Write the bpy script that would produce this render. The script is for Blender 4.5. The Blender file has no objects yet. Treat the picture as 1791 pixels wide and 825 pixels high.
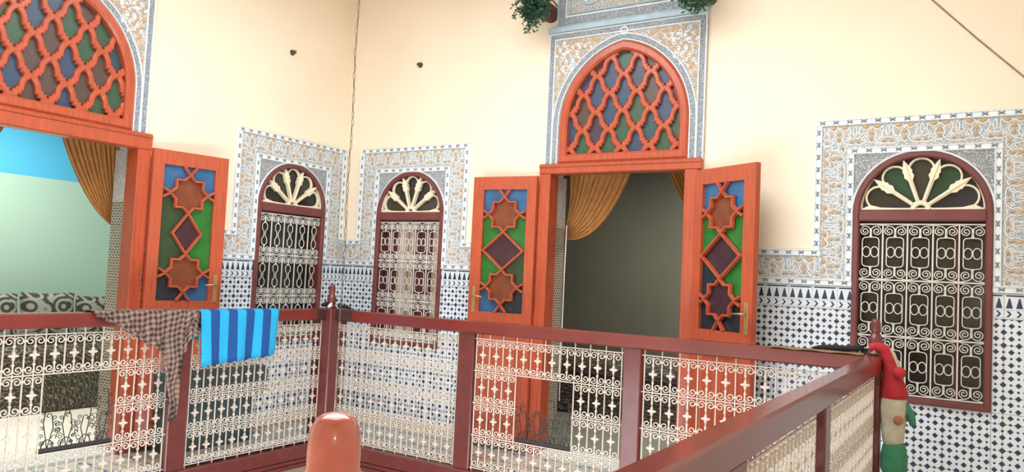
import bpy, math, random
from mathutils import Vector, Matrix
PI = math.pi
SC = bpy.context.scene
COL = SC.collection

# ------------------------------------------------------------------ camera
CAM = Vector((5.467, -5.5851, 1.4408)); FPX = 1347.27; YAW, PITCH, ROLL = .55894, .05193, .04714
fw = Vector((-math.sin(YAW)*math.cos(PITCH), math.cos(YAW)*math.cos(PITCH), math.sin(PITCH)))
rt = Vector((math.cos(YAW), math.sin(YAW), 0)); up = rt.cross(fw)
rc = rt*math.cos(ROLL)+up*math.sin(ROLL); uc = up*math.cos(ROLL)-rt*math.sin(ROLL)
cd = bpy.data.cameras.new('camera'); cam = bpy.data.objects.new('camera', cd); COL.objects.link(cam)
cd.sensor_width = 36; cd.lens = 36*FPX/1791; cd.clip_start = .02
M = Matrix((rc, uc, -fw)).transposed().to_4x4(); M.translation = CAM
cam.matrix_world = M; SC.camera = cam
# ------------------------------------------------------------------ light
SC.view_settings.view_transform = 'Standard'; SC.view_settings.look = 'None'; SC.view_settings.gamma = 1
SC.view_settings.use_curve_mapping = False
SC.view_settings.exposure = 1.12
wd = bpy.data.worlds.new('sky'); SC.world = wd; wd.use_nodes = True
bg = wd.node_tree.nodes['Background']; bg.inputs[0].default_value = (.93, .97, 1, 1); bg.inputs[1].default_value = 3.0
OPEN = (1.25, 4.95, -5.1, -1.35)      # skylight opening over the courtyard  x0,x1,y0,y1
CEIL = 4.15
pd = bpy.data.lights.new('skylight_portal', 'AREA'); pd.shape = 'RECTANGLE'; pd.size = OPEN[1]-OPEN[0]; pd.size_y = OPEN[3]-OPEN[2]
pd.cycles.is_portal = True
po = bpy.data.objects.new('skylight_portal', pd); COL.objects.link(po); po.location = ((OPEN[0]+OPEN[1])/2, (OPEN[2]+OPEN[3])/2, CEIL+.1)
# the camera phone's small flash
fd = bpy.data.lights.new('camera_flash', 'POINT'); fd.energy = 1.6; fd.shadow_soft_size = .014
fo = bpy.data.objects.new('camera_flash', fd); COL.objects.link(fo); fo.location = CAM+rc*.012+uc*.015

# ------------------------------------------------------------------ materials
def lin(c):
    return tuple(((v/255)/12.92 if v <= 10 else (((v/255)+.055)/1.055)**2.4) for v in c)
MATS = {}
class NT:
    def __init__(s, m): s.t = m.node_tree; s.n = s.t.nodes; s.l = s.t.links
    def node(s, typ, **kw):
        n = s.n.new(typ)
        for k, v in kw.items(): setattr(n, k, v)
        return n
    def put(s, sock, v):
        if hasattr(v, 'is_output'): s.l.new(v, sock)
        else: sock.default_value = v
    def math(s, op, a, b=0., c=None):
        n = s.node('ShaderNodeMath', operation=op); s.put(n.inputs[0], a); s.put(n.inputs[1], b)
        if c is not None: s.put(n.inputs[2], c)
        return n.outputs[0]
    def mix(s, f, a, b):
        n = s.node('ShaderNodeMix', data_type='RGBA'); s.put(n.inputs[0], f)
        s.put(n.inputs[6], a if hasattr(a, 'is_output') else (*a, 1)); s.put(n.inputs[7], b if hasattr(b, 'is_output') else (*b, 1))
        return n.outputs[2]
    def ramp(s, f, lo, hi):
        n = s.node('ShaderNodeMapRange'); s.put(n.inputs[0], f); n.inputs[1].default_value = lo; n.inputs[2].default_value = hi
        return n.outputs[0]
    def coord(s, which='Object'): return s.node('ShaderNodeTexCoord').outputs[which]
    def noise(s, vec, scale, detail=3, out=0):
        n = s.node('ShaderNodeTexNoise'); s.put(n.inputs['Vector'], vec); n.inputs['Scale'].default_value = scale; n.inputs['Detail'].default_value = detail
        return n.outputs[out]
    def bump(s, h, strength=.3, dist=.01):
        n = s.node('ShaderNodeBump'); s.put(n.inputs['Height'], h); n.inputs['Strength'].default_value = strength; n.inputs['Distance'].default_value = dist
        s.l.new(n.outputs[0], s.n['Principled BSDF'].inputs['Normal'])
    def base(s, c): s.put(s.n['Principled BSDF'].inputs['Base Color'], c)
def mat(name, col, rough=.6, var=.12, scale=6., bump=0., bscale=60., spec=.5, coat=0., stretch=None, met=0., trans=0.):
    m = bpy.data.materials.new(name); m.use_nodes = True; MATS[name] = m
    t = NT(m); b = t.n['Principled BSDF']; c = lin(col)
    b.inputs['Roughness'].default_value = rough; b.inputs['Specular IOR Level'].default_value = spec
    b.inputs['Coat Weight'].default_value = coat; b.inputs['Coat Roughness'].default_value = .12; b.inputs['Metallic'].default_value = met
    b.inputs['Transmission Weight'].default_value = trans
    v = t.coord()
    if stretch:
        mp = t.node('ShaderNodeMapping'); mp.inputs['Scale'].default_value = stretch; t.l.new(v, mp.inputs[0]); v = mp.outputs[0]
    f = t.ramp(t.noise(v, scale), .3, .7)
    t.base(t.mix(f, tuple(x*(1-var) for x in c), tuple(min(1, x*(1+var)) for x in c)))
    if bump: t.bump(t.noise(v, bscale, 2), bump, .004)
    return m
mat('plaster', (240, 224, 201), .9, .04, 1.3, .25, 90, spec=.2)
mat('ceiling_white', (235, 228, 214), .9, .03)
mat('orange_wood', (176, 80, 51), .35, .16, 5, stretch=(9, 9, .9), coat=.25)
mat('mahogany', (98, 44, 41), .32, .14, 5, stretch=(3, 3, 3), coat=.3)
mat('rail_wood', (112, 43, 37), .25, .14, 4, coat=.35)
mat('window_wood', (112, 60, 58), .45, .12, 6)
mat('beige_skirting', (196, 178, 152), .5, .08, 6)
mat('stained_wood', (66, 38, 36), .45, .35, 9)
mat('teal_fabric', (70, 86, 88), .9, .15, 9)
mat('cream_iron', (196, 184, 171), .5, .1, 8)
mat('white_iron', (214, 212, 204), .5, .06, 8)
mat('cream_tracery', (232, 220, 194), .6, .06, 8)
mat('stucco_white', (222, 229, 232), .8, .06, 20)
mat('stucco_blue', (168, 190, 202), .75, .08, 12)
mat('stucco_grey', (120, 128, 134), .85, .15, 40)
mat('ochre', (186, 158, 124), .8, .14, 20)
mat('dark_paint', (124, 130, 136), .7, .15, 30)
mat('dark_iron', (38, 34, 36), .5, .1)
mat('brass', (190, 168, 118), .35, .1, met=.7)
mat('grout', (196, 200, 204), .9, .05)
mat('marble', (214, 220, 220), .4, .06, 3)
mat('jamb_plaster', (205, 198, 190), .85, .1, 30)
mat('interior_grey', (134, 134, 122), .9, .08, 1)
mat('interior_wood', (92, 56, 48), .6, .1)
mat('sofa_fabric', (88, 92, 84), .9, .1)
mat('beige_cloth', (196, 176, 156), .9, .08, 6)
mat('maroon_wood', (92, 44, 44), .6, .1)
mat('gold_curtain', (170, 118, 62), .75, .2, 9, .2, 40, stretch=(4, 4, .6))
mat('rust_chain', (104, 90, 78), .7, .3, 30)
mat('terracotta', (104, 62, 54), .8, .15, 8)
mat('leaf_green', (58, 92, 62), .6, .35, 14)
mat('leaf_teal', (66, 112, 92), .6, .3, 14)
mat('red_plush', (176, 40, 48), .85, .15, 20, .4, 200)
mat('cream_plush', (190, 184, 162), .95, .1, 20, .5, 200)
mat('green_plush', (58, 128, 96), .9, .15, 20, .5, 200)
mat('nose_plush', (164, 106, 74), .8, .1)
mat('black_cloth', (30, 30, 32), .9, .3, 12, .5, 60)
mat('white_cloth', (226, 226, 222), .9, .05)
mat('tan_cloth', (136, 112, 84), .9, .2, 20, .4, 60)
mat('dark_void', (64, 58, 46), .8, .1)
mat('hook_metal', (70, 66, 52), .5, .1)
mat('slab', (150, 130, 104), .85, .1)
for k, c in dict(blue=(58, 76, 100), teal=(54, 80, 88), green=(58, 88, 66), brown=(86, 70, 64), purple=(70, 60, 74), slate=(66, 74, 86)).items():
    mat('lattice_glass_'+k, c, .3, .15, 60, .15, 140)
for k, c in dict(blue=(48, 96, 138), green=(40, 108, 44), amber=(122, 64, 40), plum=(62, 38, 46), dark=(36, 44, 52), moss=(44, 66, 40)).items():
    mat('leaf_glass_'+k, c, .18, .2, 9, .3, 60)
for k, c in dict(dark=(48, 46, 40), olive=(60, 58, 46), green=(42, 74, 52), night=(44, 46, 50), charcoal=(66, 62, 56)).items():
    mat('window_glass_'+k, c, .15, .15, 3)

def uvmat(name, rough=.25):
    m = bpy.data.materials.new(name); m.use_nodes = True; MATS[name] = m; t = NT(m)
    t.n['Principled BSDF'].inputs['Roughness'].default_value = rough
    s = t.node('ShaderNodeSeparateXYZ'); t.l.new(t.coord('UV'), s.inputs[0])
    return t, s.outputs[0], s.outputs[1]
WHITE = lin((222, 231, 238)); NAVY = lin((48, 58, 86))
def lt(t, a, b): return t.math('LESS_THAN', a, b)
def gt(t, a, b): return t.math('GREATER_THAN', a, b)
def tile_field(name, white, navy):
    t, u, v = uvmat(name)
    a = t.math('PINGPONG', t.math('MULTIPLY', u, 2.), .5); b = t.math('PINGPONG', t.math('MULTIPLY', v, 2.), .5)
    d = t.math('ADD', a, b); big = t.math('MINIMUM', d, t.math('SUBTRACT', 1., d))
    e = t.math('SUBTRACT', a, b); sm = t.math('MINIMUM', t.math('ADD', e, .5), t.math('SUBTRACT', .5, e))
    f = t.math('MAXIMUM', lt(t, big, .225), lt(t, sm, .115))
    t.base(t.mix(f, white, navy))
tile_field('tile_field', WHITE, NAVY)
tile_field('jamb_tile_shaded', lin((176, 164, 146)), lin((44, 40, 40)))  # same tile print, the shade of the door reveals darkened into its colours
t, u, v = uvmat('tile_border')
bar = t.math('MULTIPLY', t.math('MULTIPLY', gt(t, v, .885), lt(t, v, .945)), lt(t, t.math('ABSOLUTE', t.math('SUBTRACT', u, .5)), .44))
x3 = t.math('FRACT', t.math('MULTIPLY', u, 3.)); ax = t.math('ABSOLUTE', t.math('SUBTRACT', x3, .5))
tv = t.math('SUBTRACT', .84, v)                        # cypress trees
hw = t.math('ADD', .05, t.math('MULTIPLY', tv, .72))
tree = t.math('MULTIPLY', t.math('MULTIPLY', gt(t, v, .42), lt(t, v, .82)), lt(t, ax, hw))
cv = t.math('ADD', t.math('SUBTRACT', x3, .62), t.math('MULTIPLY', t.math('ABSOLUTE', t.math('SUBTRACT', v, .2)), 2.6))
chev = t.math('MULTIPLY', lt(t, t.math('ABSOLUTE', cv), .13), lt(t, t.math('ABSOLUTE', t.math('SUBTRACT', v, .2)), .12))
lines = t.math('MAXIMUM', lt(t, t.math('ABSOLUTE', t.math('SUBTRACT', v, .36)), .012), lt(t, t.math('ABSOLUTE', t.math('SUBTRACT', v, .05)), .012))
f = t.math('MAXIMUM', bar, t.math('MAXIMUM', tree, chev))
t.base(t.mix(f, t.mix(lines, WHITE, lin((170, 180, 192))), NAVY))
t, u, v = uvmat('floor_tile', .3)
ctr = t.math('MAXIMUM', t.math('ABSOLUTE', t.math('SUBTRACT', u, .5)), t.math('ABSOLUTE', t.math('SUBTRACT', v, .5)))
nz = t.noise(t.coord('UV'), 9, 2)
fl = t.math('MULTIPLY', lt(t, ctr, .26), gt(t, nz, .56))
ln = t.math('MULTIPLY', lt(t, t.math('ABSOLUTE', t.math('SUBTRACT', v, .52)), .03), gt(t, t.noise(t.coord('UV'), 22, 1), .48))
edge = gt(t, ctr, .475)
c0 = t.mix(t.ramp(t.noise(t.coord('UV'), 4), .3, .7), lin((226, 222, 208)), lin((212, 210, 198)))
c1 = t.mix(t.math('MAXIMUM', fl, ln), c0, lin((76, 116, 158)))
t.base(t.mix(edge, c1, lin((186, 180, 164))))
# carved ground: fine relief cut into grey-blue plaster
def carved(name, c0, c1, c2, scale, strength):
    m = mat(name, (200, 200, 200), .85); t = NT(m); v = t.coord()
    w = t.node('ShaderNodeTexVoronoi', feature='DISTANCE_TO_EDGE'); t.l.new(v, w.inputs['Vector']); w.inputs['Scale'].default_value = scale
    f = t.ramp(w.outputs['Distance'], .02, .16); n = t.ramp(t.noise(v, scale*.35, 2), .42, .6)
    t.base(t.mix(f, c0, t.mix(n, c1, c2))); t.bump(t.math('SUBTRACT', 1., f), strength, .004)
carved('carved_ground', lin((214, 220, 222)), lin((146, 150, 152)), lin((186, 166, 146)), 75, .6)
carved('spandrel_ground', lin((206, 210, 212)), lin((110, 114, 120)), lin((132, 130, 132)), 90, .7)
carved('arabesque_ground', lin((208, 212, 216)), lin((150, 152, 156)), lin((196, 160, 116)), 60, .6)
carved('rope_ground', lin((200, 208, 214)), lin((92, 98, 106)), lin((116, 120, 128)), 115, .6)
# towel, scarf, patterned cushion, two-tone wall
t, u, v = uvmat('towel_stripe', .95)
s9 = t.math('FLOOR', t.math('MULTIPLY', u, 9.)); odd = gt(t, t.math('MODULO', s9, 2.), .5)
nn = t.ramp(t.noise(t.coord('UV'), 60, 2), .2, .8)
t.base(t.mix(odd, t.mix(nn, lin((16, 146, 200)), lin((44, 176, 222))), t.mix(nn, lin((14, 62, 124)), lin((28, 84, 148)))))
t.bump(t.noise(t.coord('UV'), 160, 2), .5, .004)
t, u, v = uvmat('scarf_check', .95)
cu = t.math('PINGPONG', t.math('MULTIPLY', u, 52.), 1.); cvv = t.math('PINGPONG', t.math('MULTIPLY', v, 52.), 1.)
cc = t.math('ADD', t.ramp(cu, .3, .7), t.ramp(cvv, .3, .7))
t.base(t.mix(t.math('MULTIPLY', cc, .5), lin((46, 31, 28)), lin((142, 118, 106)))); t.bump(t.noise(t.coord('UV'), 120, 2), .4, .004)
t, u, v = uvmat('cushion_pattern', .9)
w = t.node('ShaderNodeTexVoronoi'); t.l.new(t.coord('UV'), w.inputs['Vector']); w.inputs['Scale'].default_value = 3.2
t.base(t.mix(t.ramp(t.math('PINGPONG', t.math('MULTIPLY', w.outputs['Distance'], 3.2), .5), .2, .32), lin((52, 54, 50)), lin((140, 140, 130))))
m = mat('throw_pattern', (70, 68, 60), .9); t = NT(m)
w = t.node('ShaderNodeTexWave', wave_type='RINGS'); t.l.new(t.coord(), w.inputs[0]); w.inputs['Scale'].default_value = 8; w.inputs['Distortion'].default_value = 9; w.inputs['Detail Scale'].default_value = 2.5
t.base(t.mix(t.ramp(w.outputs[1], .72, .95), lin((66, 60, 54)), lin((132, 130, 118))))
m = mat('two_tone_wall', (165, 200, 182), .9, .04); t = NT(m); sp = t.node('ShaderNodeSeparateXYZ'); t.l.new(t.coord(), sp.inputs[0])
t.base(t.mix(gt(t, sp.outputs[2], 2.21), lin((172, 203, 190)), lin((84, 182, 226))))

# ------------------------------------------------------------------ mesh builder
class MB:
    """collects geometry; local frame: x along the wall, y into the wall, z up"""
    def __init__(s): s.v = []; s.f = []; s.m = []; s.uv = {}; s.smooth = []
    def add(s, vs, fs, mi=0, sm=False):
        o = len(s.v); s.v += [tuple(p) for p in vs]
        for f in fs: s.f.append(tuple(i+o for i in f)); s.m.append(mi); s.smooth.append(sm)
        return s
    def box(s, x0, x1, y0, y1, z0, z1, mi=0):
        return s.add([(x0, y0, z0), (x1, y0, z0), (x1, y1, z0), (x0, y1, z0), (x0, y0, z1), (x1, y0, z1), (x1, y1, z1), (x0, y1, z1)],
              [(0, 3, 2, 1), (4, 5, 6, 7), (0, 1, 5, 4), (1, 2, 6, 5), (2, 3, 7, 6), (3, 0, 4, 7)], mi)
    def cbox(s, x0, x1, y0, y1, z0, z1, b, axis='x', mi=0):
        """box with chamfered long edges along an axis"""
        def ring(a0, a1, c0, c1): return [(a0+b, c0), (a1-b, c0), (a1, c0+b), (a1, c1-b), (a1-b, c1), (a0+b, c1), (a0, c1-b), (a0, c0+b)]
        if axis == 'x': V = [[(x, p, q) for p, q in ring(y0, y1, z0, z1)] for x in (x0, x1)]
        elif axis == 'y': V = [[(p, y, q) for p, q in ring(x0, x1, z0, z1)][::-1] for y in (y0, y1)]
        else: V = [[(p, q, z) for p, q in ring(x0, x1, y0, y1)] for z in (z0, z1)]
        fs = [tuple(range(7, -1, -1)), tuple(range(8, 16))]+[(i, (i+1) % 8, 8+(i+1) % 8, 8+i) for i in range(8)]
        return s.add(V[0]+V[1], fs, mi)
    def prism(s, poly, y0, y1, mi=0):
        """polygon in xz (counter-clockwise seen from the front) between y0 (front) and y1"""
        n = len(poly); return s.add([(x, y0, z) for x, z in poly]+[(x, y1, z) for x, z in poly],
            [tuple(range(n)), tuple(range(2*n-1, n-1, -1))]+[((i+1) % n, i, n+i, n+(i+1) % n) for i in range(n)], mi)
    def sweep(s, pts, prof, closed=False, mi=0, sm=False):
        """profile [(offset to the left of the path, y)] along a path in xz"""
        n = len(pts); k = len(prof); vs = []
        for i in range(n):
            a = pts[(i-1) % n] if (closed or i) else pts[0]; b = pts[(i+1) % n] if (closed or i < n-1) else pts[-1]; p = pts[i]
            def nrm(q, r):
                dx, dz = r[0]-q[0], r[1]-q[1]; L = math.hypot(dx, dz)
                return (-dz/L, dx/L) if L > 1e-9 else None
            n1, n2 = nrm(a, p), nrm(p, b); n1 = n1 or n2; n2 = n2 or n1
            nx, nz = n1[0]+n2[0], n1[1]+n2[1]; L = math.hypot(nx, nz) or 1; nx /= L; nz /= L
            c = max(.45, nx*n1[0]+nz*n1[1])
            vs += [(p[0]+nx*o/c, y, p[1]+nz*o/c) for o, y in prof]
        fs = []
        for i in range(n if closed else n-1):
            j = (i+1) % n
            for q in range(k): fs.append((i*k+q, i*k+(q+1) % k, j*k+(q+1) % k, j*k+q))
        if not closed: fs += [tuple(range(k-1, -1, -1)), tuple((n-1)*k+q for q in range(k))]
        return s.add(vs, fs, mi, sm)
    def bar(s, pts, w, y0, y1, bev=.3, closed=False, mi=0):
        h = w/2; d = (y1-y0)*bev
        return s.sweep(pts, [(-h, y1), (h, y1), (h, y0+d), (h*.55, y0), (-h*.55, y0), (-h, y0+d)], closed, mi)
    def wire(s, pts, r, y=0., sides=4, closed=False, mi=0):
        return s.sweep(pts, [(r*math.cos(2*PI*(q+.5)/sides), y+r*math.sin(2*PI*(q+.5)/sides)) for q in range(sides)][::-1], closed, mi)
    def tube(s, pts, r, sides=6, mi=0, closed=False, sm=True):
        P = [Vector(p) for p in pts]; n = len(P); rs = r if isinstance(r, (list, tuple)) else [r]*n; vs = []
        ref = None
        for i in range(n):
            a = P[(i-1) % n] if (closed or i) else P[0]; b = P[(i+1) % n] if (closed or i < n-1) else P[-1]
            d = (b-a).normalized()
            if ref is None: ref = d.orthogonal().normalized()
            ref = (ref-d*ref.dot(d)).normalized(); o = d.cross(ref)
            for q in range(sides):
                an = 2*PI*q/sides; vs.append(P[i]+ref*math.cos(an)*rs[i]+o*math.sin(an)*rs[i])
        fs = []
        for i in range(n if closed else n-1):
            j = (i+1) % n
            for q in range(sides): fs.append((i*sides+q, i*sides+(q+1) % sides, j*sides+(q+1) % sides, j*sides+q))
        if not closed: fs += [tuple(range(sides-1, -1, -1)), tuple((n-1)*sides+q for q in range(sides))]
        return s.add(vs, fs, mi, sm)
    def lathe(s, prof, cx=0, cy=0, n=16, mi=0, sm=True):
        vs = [(cx+r*math.cos(2*PI*q/n), cy+r*math.sin(2*PI*q/n), z) for r, z in prof for q in range(n)]
        fs = [(i*n+q, i*n+(q+1) % n, (i+1)*n+(q+1) % n, (i+1)*n+q) for i in range(len(prof)-1) for q in range(n)]
        fs += [tuple(range(n-1, -1, -1)), tuple((len(prof)-1)*n+q for q in range(n))]
        return s.add(vs, fs, mi, sm)
    def dome(s, cx, cz, rx, rz, y0, h, rot=0, n=10, mi=0, tip=0.):
        """flattened boss standing proud (towards -y) of the plane y0; tip > 0 draws it to a point"""
        vs = []; ca, sa = math.cos(rot), math.sin(rot)
        for k, (sc, hh) in enumerate(((1, 0), (.72, .7))):
            for q in range(n):
                an = 2*PI*q/n; x = rx*math.cos(an)*sc; z = rz*math.sin(an)*sc
                x *= 1-tip*max(0, z/rz)
                vs.append((cx+x*ca-z*sa, y0-h*hh, cz+x*sa+z*ca))
        vs.append((cx, y0-h, cz))
        fs = [(q, (q+1) % n, n+(q+1) % n, n+q) for q in range(n)]+[(n+q, n+(q+1) % n, 2*n) for q in range(n)]
        return s.add(vs, fs, mi, True)
    def grid(s, P, mi=0, metric=False, sm=True):
        """P[i][j] -> point; uv = (i, j) fractions"""
        a, b = len(P), len(P[0]); o = len(s.v); fs = []
        for i in range(a-1):
            for j in range(b-1):
                s.uv[len(s.f)+len(fs)] = [(i/(a-1), j/(b-1)), ((i+1)/(a-1), j/(b-1)), ((i+1)/(a-1), (j+1)/(b-1)), (i/(a-1), (j+1)/(b-1))]
                fs.append((i*b+j, (i+1)*b+j, (i+1)*b+j+1, i*b+j+1))
        if metric:
            V = [[Vector(p) for p in r] for r in P]; su = [0.]; J = min(4, b-1)
            for i in range(1, a): su.append(su[-1]+(V[i][J]-V[i-1][J]).length)
            sv = [[0.] for _ in range(a)]
            for i in range(a):
                for j in range(1, b): sv[i].append(sv[i][-1]+(V[i][j]-V[i][j-1]).length)
            k0 = len(s.f); q = 0
            for i in range(a-1):
                for j in range(b-1):
                    s.uv[k0+q] = [(su[i], sv[i][j]), (su[i+1], sv[i+1][j]), (su[i+1], sv[i+1][j+1]), (su[i], sv[i][j+1])]; q += 1
        return s.add([p for r in P for p in r], fs, mi, sm)
    def mesh(s, name, mats):
        me = bpy.data.meshes.new(name); me.from_pydata(s.v, [], s.f)
        for k in ([mats] if isinstance(mats, str) else mats): me.materials.append(MATS[k])
        me.polygons.foreach_set('material_index', s.m); me.polygons.foreach_set('use_smooth', s.smooth)
        if s.uv:
            L = me.uv_layers.new(name='uv')
            for fi, uvs in s.uv.items():
                for li, c in zip(me.polygons[fi].loop_indices, uvs): L.data[li].uv = c
        me.update(); return me
    def build(s, name, mats, parent=None, loc=(0, 0, 0), rot=(0, 0, 0)): return put(name, s.mesh(name, mats), parent, loc, rot)
def put(name, me, parent=None, loc=(0, 0, 0), rot=(0, 0, 0), scale=None):
    o = bpy.data.objects.new(name, me); COL.objects.link(o); o.location = loc; o.rotation_euler = rot
    if scale: o.scale = scale
    if parent is not None: o.parent = parent
    return o
def tag(o, label=None, cat=None, group=None, kind=None):
    for k, v in (('label', label), ('category', cat), ('group', group), ('kind', kind)):
        if v: o[k] = v
    return o
def empty(name, loc=(0, 0, 0), rz=0, **kw): return tag(put(name, None, None, loc, (0, 0, rz)), **kw)
LW = PI/2          # rotation that turns "right wall" local coordinates into left wall ones
def arc(cx, cz, r, a0, a1, n, rz=None): return [(cx+r*math.cos(a0+(a1-a0)*i/n), cz+(rz or r)*math.sin(a0+(a1-a0)*i/n)) for i in range(n+1)]
def spiral(cx, cz, r0, r1, a0, a1, n):
    return [(cx+(r0+(r1-r0)*i/n)*math.cos(a0+(a1-a0)*i/n), cz+(r0+(r1-r0)*i/n)*math.sin(a0+(a1-a0)*i/n)) for i in range(n+1)]

# ------------------------------------------------------------------ setting
T = .22
W2C, W3C, W1C = .845, 5.07, -.68            # window centres along their walls
D2C, D1C = 2.925, -2.805                    # door centres
HALF = .595                                 # half opening
def wall(name, u0, u1, ztop, holes, label):
    us = sorted({u0, u1}|{h[0] for h in holes}|{h[1] for h in holes}); mb = MB()
    for a, b in zip(us, us[1:]):
        z = 0.
        cuts = sorted((h[2], h[3]) for h in holes if h[0] <= a+1e-6 and h[1] >= b-1e-6)
        for c0, c1 in cuts:
            if c0 > z: mb.box(a, b, 0, T, z, c0)
            z = max(z, c1)
        mb.box(a, b, 0, T, z, ztop)
    return tag(mb.build(name, 'plaster'), label, 'wall', kind='structure')
def win_hole(c): return (c-.39, c+.39, .76, 2.36)
wr = wall('wall_right', 0, 6.5, CEIL, [win_hole(W2C), win_hole(W3C), (D2C-HALF, D2C+HALF, 0, 2.384), (D2C-.45, D2C+.52, 2.385, 3.30)], 'cream plastered courtyard wall behind the double doors on the right')
wl = wall('wall_left', -6.6, T, CEIL, [win_hole(W1C), (D1C-HALF, D1C+HALF, 0, 2.384), (D1C-.51, D1C+.46, 2.385, 3.30)], 'cream plastered courtyard wall on the left of the corner')
wl.rotation_euler = (0, 0, LW)
tag(MB().box(6.5, 6.7, -6.8, T, 0, CEIL).build('wall_side', 'plaster'), 'cream plastered wall beside the camera, out of the picture', 'wall', kind='structure')
tag(MB().box(-T, 6.7, -6.8, -6.6, 0, CEIL).build('wall_back', 'plaster'), 'cream plastered wall behind the camera, out of the picture', 'wall', kind='structure')
x0, x1, y0, y1 = OPEN; mb = MB()
mb.box(-T, 6.7, y1, T, CEIL, CEIL+.2); mb.box(-T, 6.7, -6.8, y0, CEIL, CEIL+.2); mb.box(-T, x0, y0, y1, CEIL, CEIL+.2); mb.box(x1, 6.7, y0, y1, CEIL, CEIL+.2)
tag(mb.build('ceiling', 'ceiling_white'), 'white ceiling ring around the courtyard skylight, above the picture', 'ceiling', kind='structure')
# gallery slab, round the courtyard
GX, GY, RX = .61, -.715, 4.905               # centre lines of the left, back and right balustrades
mb = MB(); mb.box(0, 6.5, -.655, 0, -.3, -.012); mb.box(0, .55, -6.6, -.655, -.3, -.012); mb.box(RX+.06, 6.5, -6.6, -.655, -.3, -.012)
floor = tag(mb.build('floor', 'slab'), 'gallery floor of white tiles with blue flowers behind the railings', 'floor', kind='structure')
ft = .297
def ftile(w, h):
    mb = MB(); mb.box(-w/2, w/2, -h/2, h/2, -.012, 0); me_uv = {1: [(.5-w/ft/2, .5-h/ft/2), (.5+w/ft/2, .5-h/ft/2), (.5+w/ft/2, .5+h/ft/2), (.5-w/ft/2, .5+h/ft/2)]}
    for i in range(6): mb.uv[i] = [(.5, .5)]*4
    mb.uv.update(me_uv); return mb.mesh('floor_tile', 'floor_tile')
FT = ftile(ft-.003, ft-.003)
for i in range(21):
    for j in range(2):
        put('floor_tile', FT, floor, (.15+i*ft, -.15-j*ft, 0))
for j in range(2, 15):
    for i in range(2): put('floor_tile', FT, floor, (.15+i*ft, -.15-j*ft, 0))
for j in range(2, 12):
    for i in range(4): put('floor_tile', FT, floor, (5.1+i*ft, -.15-j*ft, 0))
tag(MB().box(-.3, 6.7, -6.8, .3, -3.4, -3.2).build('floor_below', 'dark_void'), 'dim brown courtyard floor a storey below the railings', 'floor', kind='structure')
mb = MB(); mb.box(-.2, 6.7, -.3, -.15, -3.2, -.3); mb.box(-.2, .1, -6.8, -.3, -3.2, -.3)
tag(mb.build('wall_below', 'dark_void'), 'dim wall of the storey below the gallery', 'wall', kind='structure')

# wall tiles ------------------------------------------------------------
TS = .158; TZ = 1.32; TTOP = 1.477
TCACHE = {}
def tile_mesh(w, h, u0, u1, v0, v1, m):
    k = tuple(round(x, 3) for x in (w, h, u0, u1, v0, v1))+(m,)
    if k not in TCACHE:
        g = .0012; mb = MB(); mb.box(-w/2+g, w/2-g, -.008, 0, -h/2+g, h/2-g)
        for i in range(6): mb.uv[i] = [(u0, v0)]*4
        mb.uv[2] = [(u0, v0), (u1, v0), (u1, v1), (u0, v1)]; TCACHE[k] = mb.mesh('wall_tile', m)
    return TCACHE[k]
def tile_wall(parent, ua, ub, skips):
    ka, kb = math.floor(ua/TS+1e-6), math.ceil(ub/TS-1e-6)
    rows = [(TZ, TTOP, 'tile_border')]; z = TZ
    while z > 0: rows.append((max(0, z-TS), z, 'tile_field')); z -= TS
    for k in range(ka, kb):
        for (z0, z1, m) in rows:
            c0, c1 = max(k*TS, ua), min((k+1)*TS, ub); zb = z1-(TTOP-TZ if m == 'tile_border' else TS)
            us = sorted({c0, c1}|{s for h in skips for s in h[:2] if c0 < s < c1}); zs = sorted({z0, z1}|{s for h in skips for s in h[2:] if z0 < s < z1})
            for a, b in zip(us, us[1:]):
                for c, d in zip(zs, zs[1:]):
                    mu, mz = (a+b)/2, (c+d)/2
                    if b-a < .006 or d-c < .006 or any(h[0] < mu < h[1] and h[2] < mz < h[3] for h in skips): continue
                    put('wall_tile', tile_mesh(b-a, d-c, (a-k*TS)/TS, (b-k*TS)/TS, (c-zb)/(z1-zb if z0 > 0 else TS), (d-zb)/(z1-zb if z0 > 0 else TS), m), parent, (mu, 0, mz))
def win_skip(c): return (c-.4, c+.4, .75, 3)
tile_wall(wr, 0.008, 6.2, [win_skip(W2C), win_skip(W3C), (D2C-.675, D2C+.705, -1, 3)])
tile_wall(wl, -3.6, 0, [win_skip(W1C), (D1C-.69, D1C+.69, -1, 3)])

mb = MB(); mb.box(.012, D2C-.69, -.016, -.008, 0, .07); mb.box(D2C+.71, 6.2, -.016, -.008, 0, .07)
tag(mb.build('baseboard_right', 'beige_skirting'), 'low beige skirting at the foot of the right-hand tiled wall', 'baseboard', kind='structure')
mb = MB(); mb.box(D1C+.69, -.016, -.016, -.008, 0, .07); mb.box(-3.6, D1C-.69, -.016, -.008, 0, .07)
tag(mb.build('baseboard_left', 'beige_skirting', None, (0, 0, 0), (0, 0, LW)), 'low beige skirting at the foot of the left tiled wall', 'baseboard', kind='structure')
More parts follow.
